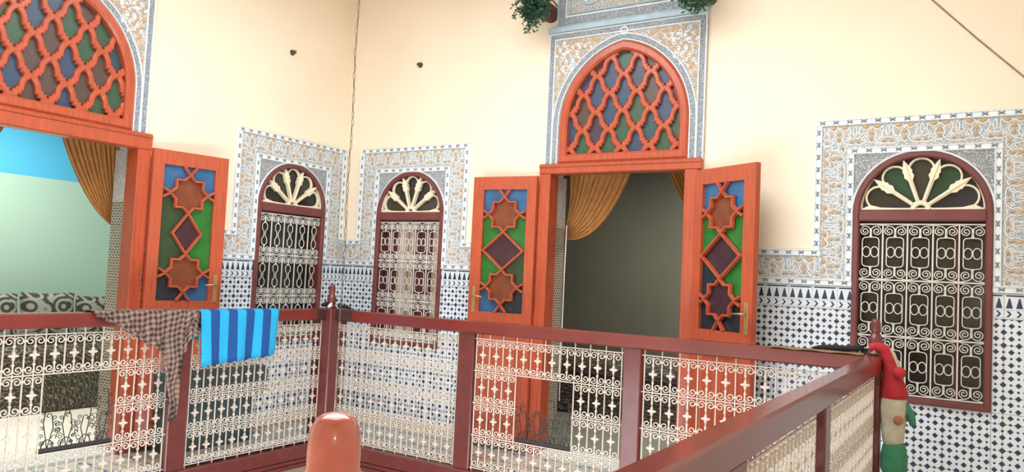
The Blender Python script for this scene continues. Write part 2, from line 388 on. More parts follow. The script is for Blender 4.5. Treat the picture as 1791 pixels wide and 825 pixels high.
# ------------------------------------------------------------------ carved stucco round windows
def border_mesh(L):
    mb = MB(); w = .044
    mb.box(0, L, -.018, 0, -w/2, w/2)
    for s in (-1, 1): mb.sweep([(0, s*(w/2-.005)), (L, s*(w/2-.005))], [(-.005, -.015), (.005, -.015), (.002, -.024), (-.002, -.024)])
    n = max(1, round(L/.0875)); st = L/n
    for i in range(n):
        x = st*(i+.5)
        for q in (-1, 1): mb.bar([(x-.017, -.009*q), (x+.017, .009*q)], .008, -.022, -.016, mi=1)
    return mb.mesh('border', ['stucco_white', 'dark_paint'])
BC = {}
def border(parent, u0, z0, L, vert=False):
    k = round(L, 3)
    if k not in BC: BC[k] = border_mesh(L)
    put('border', BC[k], parent, (u0, 0, z0), (0, -PI/2 if vert else 0, 0))
def motif_mesh():
    """one repeat (.2 x .15) of the carved band: ochre pods on white stems beside a palmette; pods towards +z"""
    mb = MB(); y = -.012
    W = lambda p, r=.0042, c=False: mb.wire(p, r, y, 4, c)
    for s in (-1, 1):
        mb.dome(s*.036, .052, .024, .017, y, .008, s*.25, 10, 1)
        W([(0, .064), (s*.008, .046), (s*.03, .030), (s*.056, .040), (s*.066, .062)])
        W([(0, .03), (s*.022, .012), (s*.03, -.012), (s*.018, -.03)])
        W([(s*.018, -.03), (s*.04, -.058), (s*.066, -.066), (s*.1, -.064)])
        W([(s*.066, .062), (s*.074, .02), (s*.062, -.006), (s*.08, -.028), (s*.1, -.02)])
        W(spiral(s*.052, -.030, .004, .016, 0, s*PI*2.4, 10), .0034)
        W([(s*.1, .06), (s*.088, .034), (s*.092, .004), (s*.1, -.012)])
        mb.dome(s*.084, .044, .006, .018, y, .006, s*.2, 8, 2)
        mb.dome(s*.078, -.050, .014, .009, y, .006, 0, 8, 1)
    mb.dome(0, .014, .019, .019, y, .008, 0, 10, 1, .4); mb.dome(0, -.030, .011, .017, y, .007, 0, 8, 1)
    W([(0, .03), (0, .062)]); W([(-.02, -.05), (0, -.06), (.02, -.05)])
    return mb.mesh('carved_motif', ['stucco_white', 'ochre', 'stucco_blue'])
MOTIF = motif_mesh()
def motifs(parent, a, b, fixed, side):
    """row of motifs from a to b; side: 'up' (along x) , 'left' or 'right' (along z, pods outwards)"""
    n = max(1, round((b-a)/.2)); st = (b-a)/n
    for i in range(n):
        c = a+st*(i+.5)
        if side == 'up': put('carved_motif', MOTIF, parent, (c, 0, fixed), (0, 0, 0), (st/.2, 1, 1))
        else: put('carved_motif', MOTIF, parent, (fixed, 0, c), (0, -PI/2 if side == 'left' else PI/2, 0), (st/.2, 1, 1))
def surround(name, c, uL, uR, rz, label, loc):
    root = empty(name, loc, rz, label=label, cat='trim', kind='structure'); z0, zi, zt = TTOP, 2.41, 2.61; Y = -.012
    L, R = uL-c, uR-c
    mb = MB(); mb.box(-.647, -.4, Y, 0, z0+.002, zt-.003); mb.box(.4, min(.647, R), Y, 0, z0+.002, zt-.003) ; mb.box(-.4, .4, Y, 0, zi, zt-.003)
    if L < -.66: mb.box(L, -.647, Y, 0, z0+.002, 1.717)
    if R > .66: mb.box(.647, R, Y, 0, z0+.002, 1.717)
    mb.build('carved_ground', 'carved_ground', root)
    for s in (-1, 1):
        mb = MB(); n = 14
        for i in range(n):
            a0, a1 = PI/2*i/n, PI/2*(i+1)/n
            p = [(.398*math.cos(a0), 1.972+.398*math.sin(a0)), (.398*math.cos(a1), 1.972+.398*math.sin(a1))]
            q = [(.4, p[0][1]), (.4, p[1][1])]; poly = [p[0], q[0], q[1], p[1]]
            if s < 0: poly = [(-x, z) for x, z in poly][::-1]
            mb.prism(poly, Y, 0)
        mb.prism([(0, 2.37), (s*.4, 2.37), (s*.4, zi), (0, zi)][::s], Y, 0)
        mb.build('spandrel', 'spandrel_ground', root)
        mb = MB(); mb.bar([(s*(.408*math.cos(a)), 1.972+.408*math.sin(a)) for a in [PI/2*i/12 for i in range(13)]], .012, -.022, Y); mb.build('arch_moulding', 'stucco_white', root)
        border(root, s*.422, z0+.044, zi-z0-.088, True)
        border(root, s*.628, 1.72, zt-1.72-.044, True)
    border(root, -.65, zt-.022, 1.3); border(root, -.444, zi-.022, .888)
    motifs(root, -.6, .6, 2.498, 'up')
    motifs(root, 1.52, 2.43, -.525, 'left'); motifs(root, 1.52, 2.43, .525, 'right')
    if L < -.7:
        border(root, L, 1.698, -.6-L); border(root, L, z0+.022, -.4-L); motifs(root, L, -.6, 1.597, 'up')
    else: border(root, max(L, -.65), z0+.022, -.4-max(L, -.65))
    if R > .7:
        border(root, .6, 1.698, R-.6); border(root, .4, z0+.022, R-.4); motifs(root, .6, R, 1.597, 'up')
    else: border(root, .4, z0+.022, min(R, .65)-.4)
    return root
surround('trim_1', W1C, D1C+.69, 0, LW, 'carved stucco surround of the window left of the courtyard corner', (0, W1C, 0))
surround('trim_2', W2C, 0, D2C-.68, 0, 'carved stucco surround of the window between corner and right-hand doors', (W2C, 0, 0))
surround('trim_3', W3C, D2C+.71, 6.2, 0, 'carved stucco surround of the large window at the right edge', (W3C, 0, 0))

# ------------------------------------------------------------------ windows
CW, CH = .1454, .3655           # grille cell
def cell_parts(kind):
    r = .0038
    def W(mb, p, rr=r, c=False): mb.wire(p, rr, 0, 4, c)
    sc = MB()                   # pair of scrolls hanging from a cell's top, joined by a collar
    for s in (-1, 1):
        pts = [(s*(p[0]), p[1]) for p in spiral(.036, -.046, .006, .031, -.8*PI, 2.75*PI, 22)]
        W(sc, pts[:-2])
        W(sc, [(s*.004, -.030), (s*.003, -.082)]); W(sc, [(s*.002, -.036), (s*.010, -.022), (s*.024, -.014), (s*.036, -.013)])
        W(sc, [(s*.036, -.012), (s*.062, -.006), (s*CW/2, 0)])
    sc.box(-.006, .006, -.006, .006, -.05, -.028)
    sc.box(-.008, .008, -.0055, .0055, -.088, -.076)
    fr = MB()
    if kind == 'eight':
        for s in (-1, 1):
            h = CH/2
            W(fr, [(0, h-.082), (s*.014, h-.086), (s*.036, h-.088), (s*.047, h-.096), (s*.05, h-.11), (s*.05, -h+.11), (s*.047, -h+.096), (s*.036, -h+.088), (s*.014, -h+.086), (0, -h+.082)])
        ov = MB()
        for s in (-1, 1): W(ov, arc(s*.0245, 0, .0235, 0, 2*PI*15/16, 15, .034), r, True)
        ov.box(-.005, .005, -.006, .006, -.008, .008)
    else:
        for s in (-1, 1):
            h = CH/2
            W(fr, [(0, h-.080), (s*.012, h-.084), (s*.028, h-.102), (s*.028, .044), (s*.012, .026), (s*.008, .012), (s*.008, -.012), (s*.012, -.026), (s*.028, -.044), (s*.028, -h+.102), (s*.012, -h+.084), (0, -h+.080)])
        ov = None
    return sc.mesh('scroll', 'white_iron'), fr.mesh('cell_frame', 'white_iron'), ov.mesh('ring_pair', 'white_iron') if ov else None
CELL = {k: cell_parts(k) for k in ('eight', 'octagon')}
def window(name, loc, rz, kind, glass, inner, label):
    root = empty(name, loc, rz, label=label, cat='window', kind='structure')
    # arched frame
    path = [(.379, .771)]+[(.379*math.cos(a), 1.972+.379*math.sin(a)) for a in [PI*i/24 for i in range(25)]]+[(-.379, .771)]
    mb = MB(); mb.bar(path, .042, -.035, .09, .12, True); fr = mb.build('window_frame', 'window_wood', root)
    MB().cbox(-.36, .36, -.03, .08, 1.915, 1.99, .008).build('transom', 'window_wood', root)
    # fanlight: hub, spokes with leaf tips, petal arches
    fx = MB(); R = .352; zc = 1.992
    fl = MB().bar(arc(0, zc, R, 0, PI, 24), .012, -.01, .03).build('fanlight', 'cream_tracery', root)
    MB().bar([(-R, zc+.006), (R, zc+.006)], .013, -.01, .03).build('fanlight_sill', 'cream_tracery', fl)
    MB().bar(arc(0, zc, .045, 0, PI, 10), .032, -.018, .02).build('hub', 'cream_tracery', fl)
    sp = MB(); sp.prism([(-.011, .05), (.011, .05), (.013, .2), (.03, .225), (.024, .25), (.03, .262), (.02, .29), (.016, .30), (0, R-.004), (-.016, .30), (-.02, .29), (-.03, .262), (-.024, .25), (-.03, .225), (-.013, .2)], -.012, .02)
    sp.bar([(0, .06), (0, .33)], .012, -.02, -.010)
    spm = sp.mesh('spoke', 'cream_tracery')
    for a in (36, 72, 108, 144): put('spoke', spm, fl, (0, 0, zc), (0, math.radians(90-a), 0))
    hs = MB(); hs.prism([(.05, 0), (R, 0), (R-.03, .02), (R-.06, .03), (R-.09, .022), (R-.12, .014), (.05, .008)], -.012, .02); hs = hs.mesh('end_spoke', 'cream_tracery')
    put('end_spoke', hs, fl, (0, 0, zc)); put('end_spoke', hs, fl, (0, .008, zc), (0, 0, PI))
    pa = MB(); pa.bar([(-.060, .205), (-.070, .235)]+arc(0, .262, .073, PI, 0, 12)[1:-1]+[(.070, .235), (.060, .205)], .014, -.008, .02); pam = pa.mesh('petal_arch', 'cream_tracery')
    for a in (18, 54, 90, 126, 162): put('petal_arch', pam, fl, (0, 0, zc), (0, math.radians(90-a), 0))
    for i, a in enumerate((18, 54, 90, 126, 162)):
        a0, a1 = math.radians(a-18), math.radians(a+18); mb = MB()
        mb.prism([(0, zc)]+[(R*math.cos(a0+(a1-a0)*k/5), zc+R*math.sin(a0+(a1-a0)*k/5)) for k in range(6)], .03, .036)
        mb.build('fanlight_pane', 'window_glass_'+glass[4-i], fl)
    # iron grille, 5 x 3 cells
    zt, zb = 1.897, .80
    mb = MB(); g0 = .3635
    mb.wire([(-g0, zb), (g0, zb), (g0, zt), (-g0, zt)], .006, 0, 4, True)
    gr = mb.build('grille', 'white_iron', root)
    hb = MB().wire([(-g0-.012, 0), (g0+.012, 0)], .006).mesh('cross_rail', 'white_iron')
    vb = MB().wire([(0, zb), (0, zt)], .0062).mesh('upright', 'white_iron')
    for i in (1, 2): put('cross_rail', hb, gr, (0, -.004, zb+i*CH))
    for i in range(1, 5): put('upright', vb, gr, (-g0+i*CW, 0, 0))
    sc, cf, ov = CELL[kind]
    for i in range(5):
        for j in range(3):
            x = -g0+(i+.5)*CW; z = zb+(j+.5)*CH
            put('scroll', sc, gr, (x, 0, z+CH/2)); put('scroll', sc, gr, (x, 0, z-CH/2), (0, PI, 0)); put('cell_frame', cf, gr, (x, 0, z))
            if ov: put('ring_pair', ov, gr, (x, -.002, z))
    inner(root)
    return root
def panes(cols, mull):
    def f(root):
        w = .72/len(cols)
        for i, k in enumerate(cols):
            MB().box(-.36+i*w, -.36+(i+1)*w, .12, .126, .76, 1.915).build('pane', 'window_glass_'+k, root)
        for x in mull: MB().cbox(x-.022, x+.022, .095, .135, .76, 1.915, .005, 'z').build('casement_stile', 'interior_wood', root)
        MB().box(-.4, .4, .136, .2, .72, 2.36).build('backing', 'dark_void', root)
    return f
def curtained(root):
    panes(['charcoal', 'charcoal'], ())(root)
    # maroon casement stiles with beige cloth between, behind the ironwork
    for a, b, k in ((-.36, -.225, 'maroon_wood'), (-.225, -.085, 'beige_cloth'), (-.085, -.02, 'beige_cloth'), (-.02, .055, 'maroon_wood'), (.055, .2, 'maroon_wood'), (.2, .36, 'beige_cloth')):
        mb = MB()
        if k == 'beige_cloth':
            n = 14; mb.grid([[(a+(b-a)*i/n, .105+.006*math.sin(i*1.7), z) for z in (.77, 1.2, 1.9)] for i in range(n+1)])
            mb.build('net_curtain', k, root)
        else: mb.cbox(a, b, .09, .116, .77, 1.9, .006, 'z').build('casement_stile', k, root)
window('window_1', (0, W1C, 0), LW, 'octagon', ['dark', 'charcoal', 'dark', 'charcoal', 'dark'], panes(['dark', 'charcoal', 'dark'], ()), 'arched window with iron grille of linked octagons left of the corner')
window('window_2', (W2C, 0, 0), 0, 'eight', ['charcoal', 'dark', 'dark', 'dark', 'charcoal'], curtained, 'arched grilled window with maroon shutters and beige curtain right of the corner')
window('window_3', (W3C, 0, 0), 0, 'eight', ['dark', 'green', 'olive', 'green', 'night'], panes(['dark', 'dark', 'dark', 'olive', 'charcoal'], (.205,)), 'large arched window with white iron grille at the right edge')

# ------------------------------------------------------------------ doors
SPR, AA, AC = 2.70, .553, .11
def arch_path(e, n=16, z0=2.385):
    """pointed arch outline inset by e, from bottom right over the top to bottom left"""
    Rr = AA+AC-e; tmax = math.acos(AC/Rr)
    rgt = [(-AC+Rr*math.cos(tmax*i/n), SPR+Rr*math.sin(tmax*i/n)) for i in range(n+1)]
    return [(AA-e, z0+max(e, 0))]+rgt+[(-x, z) for x, z in rgt[::-1][1:]]+[(-(AA-e), z0+max(e, 0))]
def clip_poly(poly, region):
    out = poly; n = len(region)
    for i in range(n):
        a, b = region[i], region[(i+1) % n]; src = out; out = []
        sd = lambda p: (b[0]-a[0])*(p[1]-a[1])-(b[1]-a[1])*(p[0]-a[0])
        for k in range(len(src)):
            p, q = src[k], src[(k+1) % len(src)]; sp_, sq = sd(p), sd(q)
            if sp_ >= 0: out.append(p)
            if sp_*sq < 0: f = sp_/(sp_-sq); out.append((p[0]+(q[0]-p[0])*f, p[1]+(q[1]-p[1])*f))
        if not out: return []
    return out
def inside(p, region):
    n = len(region)
    return all((region[(i+1) % n][0]-region[i][0])*(p[1]-region[i][1])-(region[(i+1) % n][1]-region[i][1])*(p[0]-region[i][0]) >= 0 for i in range(n))
DXL, DZL = .1165, .146
EDGE = [(0, 0), (-.020, .004), (-.026, .006), (-.027, .024), (-.046, .026), (-.047, .044), (-.062, .048), (-.064, .070), (-.071, .100), (-.086, .126), (-.103, .139), (-DXL, DZL)]
def fanlight(root, seed, dx=0., ox=0., zc=2.505):
    rnd = random.Random(seed); region = arch_path(.066)
    fr = MB().bar(arch_path(.037), .074, -.05, .05, .15, True).build('fanlight_frame', 'orange_wood', root, (dx, 0, 0))
    full = {s: MB().bar([(s*x, z) for x, z in EDGE], .038, -.024, .014, .2).mesh('lattice_bar', 'orange_wood') for s in (1, -1)}
    z0 = zc-DZL; cols = ['blue', 'teal', 'green', 'brown', 'purple', 'slate', 'brown', 'blue', 'green']
    for j in range(-1, 8):
        for i in range(-7, 8):
            if (i+j) % 2 == 0: continue
            nx, nz = i*DXL+ox, z0+j*DZL
            for s in (1, -1):
                P = [(nx+s*x, nz+z) for x, z in EDGE]; ins = [inside(p, region) for p in P]
                if all(ins): put('lattice_bar', full[s], fr, (nx, s*.0008, nz))
                elif any(ins):
                    k0 = max(0, ins.index(True)-1); k1 = len(ins)-ins[::-1].index(True)+1
                    if len(P[k0:k1]) > 1: MB().bar([(a-nx, b-nz) for a, b in P[k0:k1]], .038, -.024, .014, .2).build('lattice_bar', 'orange_wood', fr, (nx, s*.0008, nz))
            # pane of the cell above this node
            poly = clip_poly([(nx, nz), (nx+DXL, nz+DZL), (nx, nz+2*DZL), (nx-DXL, nz+DZL)], region)
            if len(poly) > 2: MB().prism(poly, .014, .02).build('pane', 'lattice_glass_'+rnd.choice(cols), fr)
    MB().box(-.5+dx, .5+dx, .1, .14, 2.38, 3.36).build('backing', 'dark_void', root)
    return fr
LH, LWD, LT = 2.28, .6, .042
def door_leaf(root, side, loc, ang, dw, hand, shade):
    """leaf hinged at x=0 running to side*LWD, glazed star panel above, solid panel below"""
    s = side; st0, st1 = .085, .105; x0, x1 = st0, LWD-st1; z0, z1 = 1.13, 2.17
    X = lambda a, b: (min(s*a, s*b), max(s*a, s*b))
    mb = MB()
    for a, b, c, d in ((0, x0, .04, LH), (x1, LWD, .04, LH), (x0, x1, z1, LH), (x0, x1, 1.0, z0), (x0, x1, .04, .2)):
        p, q = X(a, b); mb.box(p, q, -LT/2, LT/2, c, d)
    lf = mb.build('door_leaf', 'orange_wood', root, loc, (0, 0, ang))
    p, q = X(x0, x1); mb = MB(); mb.box(p, q, -.012, .012, .2, 1.0)
    mb.build('lower_panel', 'orange_wood', lf)
    MB().bar([(p+.03, .24), (q-.03, .24), (q-.03, .96), (p+.03, .96)], .035, -.024, -.010, .6, True).build('panel_moulding', 'orange_wood', lf)
    w = x1-x0; h = z1-z0; cx = s*(x0+x1)/2; F = -LT/2-.004
    zs1, zd, zs2 = z1-.205*h, z0+.5*h, z0+.205*h; r = .148
    star = lambda zc, rr=1.: [(cx+(r if k % 2 == 0 else r*.765)*rr*math.sin(PI*k/8), zc+(r if k % 2 == 0 else r*.765)*rr*math.cos(PI*k/8)) for k in range(16)]
    B = lambda n, pts, c=False: MB().bar(pts, .02, F-.012, -.006, .5, c).build(n, 'orange_wood', lf)
    B('star_moulding', star(zs1), True); B('star_moulding', star(zs2), True)
    ht = zs1-r-zd
    B('diamond_moulding', [(cx, zd+ht), (cx-dw*w/2, zd), (cx, zd-ht), (cx+dw*w/2, zd)], True)
    for q, zc in ((1, zs1), (-1, zs2)):
        e = (z1 if q > 0 else z0)
        for k in (-1, 1):
            B('connector_moulding', [(cx, zc+q*(r-.004)), (cx+k*.05, e)])
            B('connector_moulding', [(cx+k*(r-.004), zc), (cx+k*w/2, zc+.035)]); B('connector_moulding', [(cx+k*(r-.004), zc), (cx+k*w/2, zc-.035)])
    pn = lambda poly, y, m: MB().prism(poly, y, y+.004).build('pane', 'leaf_glass_'+m, lf)
    a, b = p, q; a, b = X(x0, x1); cols = shade
    rect = lambda u0, u1, v0, v1: [(u0, v0), (u1, v0), (u1, v1), (u0, v1)]
    pn(rect(a, cx, zs1, z1), .004, cols[0]); pn(rect(cx, b, zs1, z1), .004, cols[1])
    pn(rect(a, cx, zd, zs1), .004, cols[2]); pn(rect(cx, b, zd, zs1), .004, cols[3])
    pn(rect(a, cx, zs2, zd), .004, cols[4]); pn(rect(cx, b, zs2, zd), .004, cols[5])
    pn(rect(a, cx, z0, zs2), .004, cols[6]); pn(rect(cx, b, z0, zs2), .004, cols[7])
    pn(star(zs1)[::-1], -.002, 'amber'); pn(star(zs2)[::-1], -.002, 'amber' if cols[8] else 'plum')
    pn([(cx, zd+ht), (cx-dw*w/2, zd), (cx, zd-ht), (cx+dw*w/2, zd)], -.002, 'plum')
    if hand:
        hx = s*(LWD-.05); mb = MB(); mb.cbox(hx-.016, hx+.016, F, F+.006, 1.12, 1.34, .005, 'z'); pl = mb.build('lock_plate', 'brass', lf)
        mb = MB(); mb.tube([(hx, F, 1.26), (hx, F-.035, 1.26), (hx-s*.03, F-.04, 1.26), (hx-s*.1, F-.038, 1.255)], .007, 8); tag(mb.build('handle', 'brass', lf), 'brass lever handle')
    return lf
def door(name, loc, rz, label, leaves, seed, ztop, dx=0.):
    root = empty(name, loc, rz, label=label, cat='door', kind='structure')
    mb = MB(); mb.cbox(-.69+dx*.4, .69+dx*.4, -.055, .06, ztop, 2.384, .008); mb.sweep([(-.69+dx*.4, 2.36), (.69+dx*.4, 2.36)], [(-.008, -.05), (.008, -.05), (.006, -.064), (-.006, -.064)])
    mb.build('lintel', 'orange_wood', root)
    for s in (-1, 1):
        a, b = sorted((s*(HALF-.02), s*.68)); mb = MB(); mb.cbox(a, b, -.05, .10, 0, ztop, .006, 'z')
        mb.build('jamb', 'orange_wood', root)
    MB().box(-HALF, HALF, -.03, T, 0, .02).build('threshold', 'marble', root)
    fanlight(root, seed, dx, -.05 if dx < 0 else 0., 2.475 if dx < 0 else 2.505)
    for lv in leaves: door_leaf(root, *lv)
    # tiled reveals with carved plaster above
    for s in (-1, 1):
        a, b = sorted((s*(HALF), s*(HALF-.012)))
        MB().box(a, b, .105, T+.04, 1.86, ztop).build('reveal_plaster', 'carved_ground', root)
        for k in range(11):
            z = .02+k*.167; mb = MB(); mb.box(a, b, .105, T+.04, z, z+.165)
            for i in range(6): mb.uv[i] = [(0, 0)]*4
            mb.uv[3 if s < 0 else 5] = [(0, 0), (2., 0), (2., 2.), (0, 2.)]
            mb.build('reveal_tile', 'jamb_tile_shaded', root)
    return root
G1 = ['blue', 'blue', 'moss', 'green', 'moss', 'green', 'dark', 'blue', 1]
G2 = ['blue', 'blue', 'green', 'green', 'green', 'moss', 'blue', 'dark', 1]
G3 = ['blue', 'blue', 'green', 'green', 'dark', 'green', 'dark', 'dark', 0]
rad = math.radians
door('door_1', (0, D1C, 0), LW, 'orange wooden double door with coloured glass in the left wall', [(1, (.676, -.073, 0), rad(-10), .55, True, G1), (-1, (-.69, -.072, 0), rad(8), .55, False, G2)], 5, 2.26, -.03)
door('door_2', (D2C, 0, 0), 0, 'orange wooden double door with coloured glass in the right wall', [(-1, (-.676, -.073, 0), rad(5), .92, True, G2), (1, (.685, -.075, 0), rad(-30), .92, True, G3)], 11, 2.297, .035)

# stucco panel over the doors
def over_panel(name, c, loc, rz, label, upper, cx):
    root = empty(name, loc, rz, label=label, cat='trim', kind='structure'); hw, z0, z1, Y = .678, 2.372, 3.487, -.022
    mb = MB(); ap = arch_path(-.003)
    def az(x):
        x = abs(x)
        return z0 if x >= AA+.003 else SPR+math.sqrt(max(0, (AA+AC+.003)**2-(x+AC)**2))
    us = [-hw]+[-AA-.003]+[(-AA-.003)+2*(AA+.003)*i/40 for i in range(1, 40)]+[AA+.003, hw]
    for a, b in zip(us, us[1:]):
        if b-a < 1e-6: continue
        za, zb_ = az(a+1e-6), az(b-1e-6)
        mb.prism([(a, za), (b, zb_), (b, z1), (a, z1)], Y, 0)
    mb.build('arabesque_ground', 'arabesque_ground', root)
    mb = MB(); mb.sweep([(hw-.033, z0), (hw-.033, z1-.033), (-hw+.033, z1-.033), (-hw+.033, z0)], [(-.03, Y-.003), (-.03, 0), (.03, 0), (.03, Y-.003)][::-1]); mb.build('rope_border', 'rope_ground', root)
    ap2 = arch_path(-.036); mb = MB(); mb.sweep(ap2, [(.022, Y-.004), (.022, 0), (-.022, 0), (-.022, Y-.004)]); mb.build('rope_arch', 'rope_ground', root)
    for e, n in ((.006, 'edge_moulding'), (.058, 'edge_moulding')):
        MB().bar([(hw-e, z0), (hw-e, z1-e), (-hw+e, z1-e), (-hw+e, z0)], .011, Y-.014, Y).build(n, 'stucco_white', root)
    for e in (-.012, -.062): MB().bar(arch_path(e), .011, Y-.014, Y).build('arch_moulding', 'stucco_white', root)
    MB().wire(arc(0, 3.435, .03, 0, 2*PI*11/12, 11), .007, Y-.005, 4, True).build('apex_knot', 'stucco_white', root)
    # arabesque scrolls and leaves in the spandrels
    rnd = random.Random(3); sm = []
    for v in range(3):
        mb = MB(); mb.wire(spiral(0, 0, .010, .036, 0, PI*(2.1+.3*v), 14), .0058, Y-.002)
        e = spiral(0, 0, .010, .036, 0, PI*(2.1+.3*v), 14)[-1]; mb.wire([e, (e[0]+.02, e[1]-.03), (e[0]+.05, e[1]-.03), (e[0]+.07, e[1]-.005)], .0052, Y-.002)
        mb.dome(0, 0, .013, .013, Y, .012); mb.dome(e[0]+.055, e[1]-.012, .018, .009, Y, .010, .7)
        sm.append(mb.mesh('arabesque_scroll', 'stucco_white'))
    lm = MB().dome(0, 0, .020, .034, Y, .009, 0, 10, 0, .5).mesh('ochre_leaf', 'ochre')
    ok = lambda x, z, m: hw-abs(x) > .062+m and z1-z > .062+m and z > 2.45 and (abs(x) > AA+.07+m or (z > SPR and math.hypot(abs(x)+AC, z-SPR) > AA+AC+.068+m))
    for row in range(22):
        for k in range(12):
            x = .02+k*.058+(row % 2)*.029+rnd.uniform(-.012, .012); zz = 2.46+row*.052+rnd.uniform(-.012, .012); q = rnd.uniform(.55, .95)
            if ok(x, zz, .034):
                for s in (-1, 1): put('arabesque_scroll', sm[(row+k) % 3], root, (s*x, 0, zz), (0, rnd.uniform(0, 6.28), 0), (s*q, 1, q))
            if ok(x+.029, zz, .012):
                for s in (-1, 1): put('ochre_leaf', lm, root, (s*(x+.029), 0, zz), (0, s*rnd.uniform(-1.5, 1.5), 0), (.8, 1, .8))
    # projecting cornice
    MB().cbox(-hw-.004, hw+.004, -.055, 0, z1, z1+.042, .004).build('cornice', 'stucco_blue', root)
    if upper:
        q0, q1, w2 = z1+.042, CEIL-.02, .61
        MB().box(-w2, w2, -.03, 0, q0, q1).build('upper_panel', 'arabesque_ground', root)
        mb = MB(); mb.sweep([(-w2+.04, q1), (-w2+.04, q0+.045), (w2-.04, q0+.045), (w2-.04, q1)], [(-.038, -.034), (-.038, -.02), (.038, -.02), (.038, -.034)][::-1]); mb.build('rope_border', 'rope_ground', root)
        for e in (.006, .084, .11): MB().bar([(-w2+e, q1), (-w2+e, q0+e), (w2-e, q0+e), (w2-e, q1)], .012, -.046, -.03).build('edge_moulding', 'stucco_blue' if e != .084 else 'stucco_white', root)
        for i in (-1, 0, 1):
            x = i*.31; zc = q0+.30
            MB().bar(arc(x, zc, .135, 0, 2*PI*23/24, 23), .014, -.046, -.03, .3, True).build('medallion_ring', 'stucco_blue', root)
            mb = MB(); mb.dome(x, zc, .03, .03, -.03, .016)
            mb.build('rosette', 'stucco_white', root)
            pm = MB().dome(0, 0, .02, .036, -.03, .014, 0, 10, 0, .4).mesh('petal', 'stucco_blue')
            for k in range(8): put('petal', pm, root, (x+.075*math.sin(k*PI/4), 0, zc+.075*math.cos(k*PI/4)), (0, k*PI/4, 0))
            bm = MB().dome(0, 0, .013, .013, -.03, .014).mesh('bead', 'stucco_white')
            for k in range(8): put('bead', bm, root, (x+.112*math.sin((k+.5)*PI/4), 0, zc+.112*math.cos((k+.5)*PI/4)))
    return root
over_panel('trim_4', D1C, (0, D1C-.035, 0), LW, 'carved arabesque stucco panel around the fanlight of the left doors', False, 0)
over_panel('trim_5', D2C, (D2C+.03, 0, 0), 0, 'carved arabesque stucco panels above the right-hand doors', True, 0)

# rooms behind the doors
def room(name, loc, rz, u0, u1, dep, h, mats, label):
    y0, y1 = T+.005, dep
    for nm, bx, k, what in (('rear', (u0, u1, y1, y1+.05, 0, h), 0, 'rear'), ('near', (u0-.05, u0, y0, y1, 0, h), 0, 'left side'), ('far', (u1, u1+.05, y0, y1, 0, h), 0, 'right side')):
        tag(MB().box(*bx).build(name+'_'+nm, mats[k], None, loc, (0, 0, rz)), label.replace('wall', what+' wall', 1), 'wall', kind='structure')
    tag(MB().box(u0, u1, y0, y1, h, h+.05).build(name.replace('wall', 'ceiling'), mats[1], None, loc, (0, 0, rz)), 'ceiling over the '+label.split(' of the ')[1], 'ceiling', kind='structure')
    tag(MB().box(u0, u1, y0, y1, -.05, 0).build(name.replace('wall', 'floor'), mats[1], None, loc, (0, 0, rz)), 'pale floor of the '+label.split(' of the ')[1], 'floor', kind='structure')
room('wall_room_left', (0, 0, 0), LW, -4.4, -.3, 2.7, 3.1, ['two_tone_wall', 'ceiling_white'], 'mint and sky blue painted wall of the room behind the left doors')
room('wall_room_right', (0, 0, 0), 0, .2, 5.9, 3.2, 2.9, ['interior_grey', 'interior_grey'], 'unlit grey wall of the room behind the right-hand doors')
ld = bpy.data.lights.new('room_lamp', 'AREA'); ld.energy = 30; ld.size = .8; ld.color = (1, .96, .88)
lo = bpy.data.objects.new('room_lamp', ld); COL.objects.link(lo); lo.location = (-1.5, -2.3, 2.95)
ld2 = bpy.data.lights.new('room_fill', 'AREA'); ld2.energy = 22; ld2.size = .8; ld2.color = (1, .95, .84)  # unseen fill light, added to lift the dark interior of the right room
lo2 = bpy.data.objects.new('room_fill', ld2); COL.objects.link(lo2); lo2.location = (3.2, 1.7, 2.8)

# ------------------------------------------------------------------ balustrades
PER = .1191; ROWH = .2415; GT = .957; NROW = 4
def scroll_pair():
    mb = MB(); r = .0034
    for s in (-1, 1):
        pts = [(s*p[0], p[1]) for p in spiral(.031, -.036, .006, .0275, 2.7*PI, 0, 18)]
        mb.wire(pts+[(s*.0585, -.052), (s*.0595, -.076)], .0042)
    mb.box(-.012, .012, -.006, .006, -.042, -.03)
    return mb.mesh('scroll_pair', 'cream_iron')
def cross_bar(n):
    mb = MB(); mb.wire([(0, -n*ROWH), (0, 0)], .0046)
    for k in range(n):
        zc = -(k+.5)*ROWH; mb.prism([(-.029, zc-.003), (-.018, zc-.008), (-.008, zc-.008), (-.007, zc-.026), (.007, zc-.026), (.008, zc-.008), (.018, zc-.008), (.029, zc-.003), (.029, zc+.003), (.018, zc+.008), (.008, zc+.008), (.007, zc+.026), (-.007, zc+.026), (-.008, zc+.008), (-.018, zc+.008), (-.029, zc+.003)], -.006, .006)
        for q in (-1, 1): mb.box(-.007, .007, -.006, .006, zc+q*.055-.006, zc+q*.055+.006)
    return mb.mesh('cross_bar', 'cream_iron')
SP = scroll_pair(); CB = {n: cross_bar(n) for n in (1, 4)}; PB = {}
def plain_bar(n, up_=0, dn=0):
    k = (n, up_, dn)
    if k not in PB: PB[k] = MB().wire([(0, -n*ROWH-dn), (0, up_)], .0052).mesh('plain_bar', 'cream_iron')
    return PB[k]
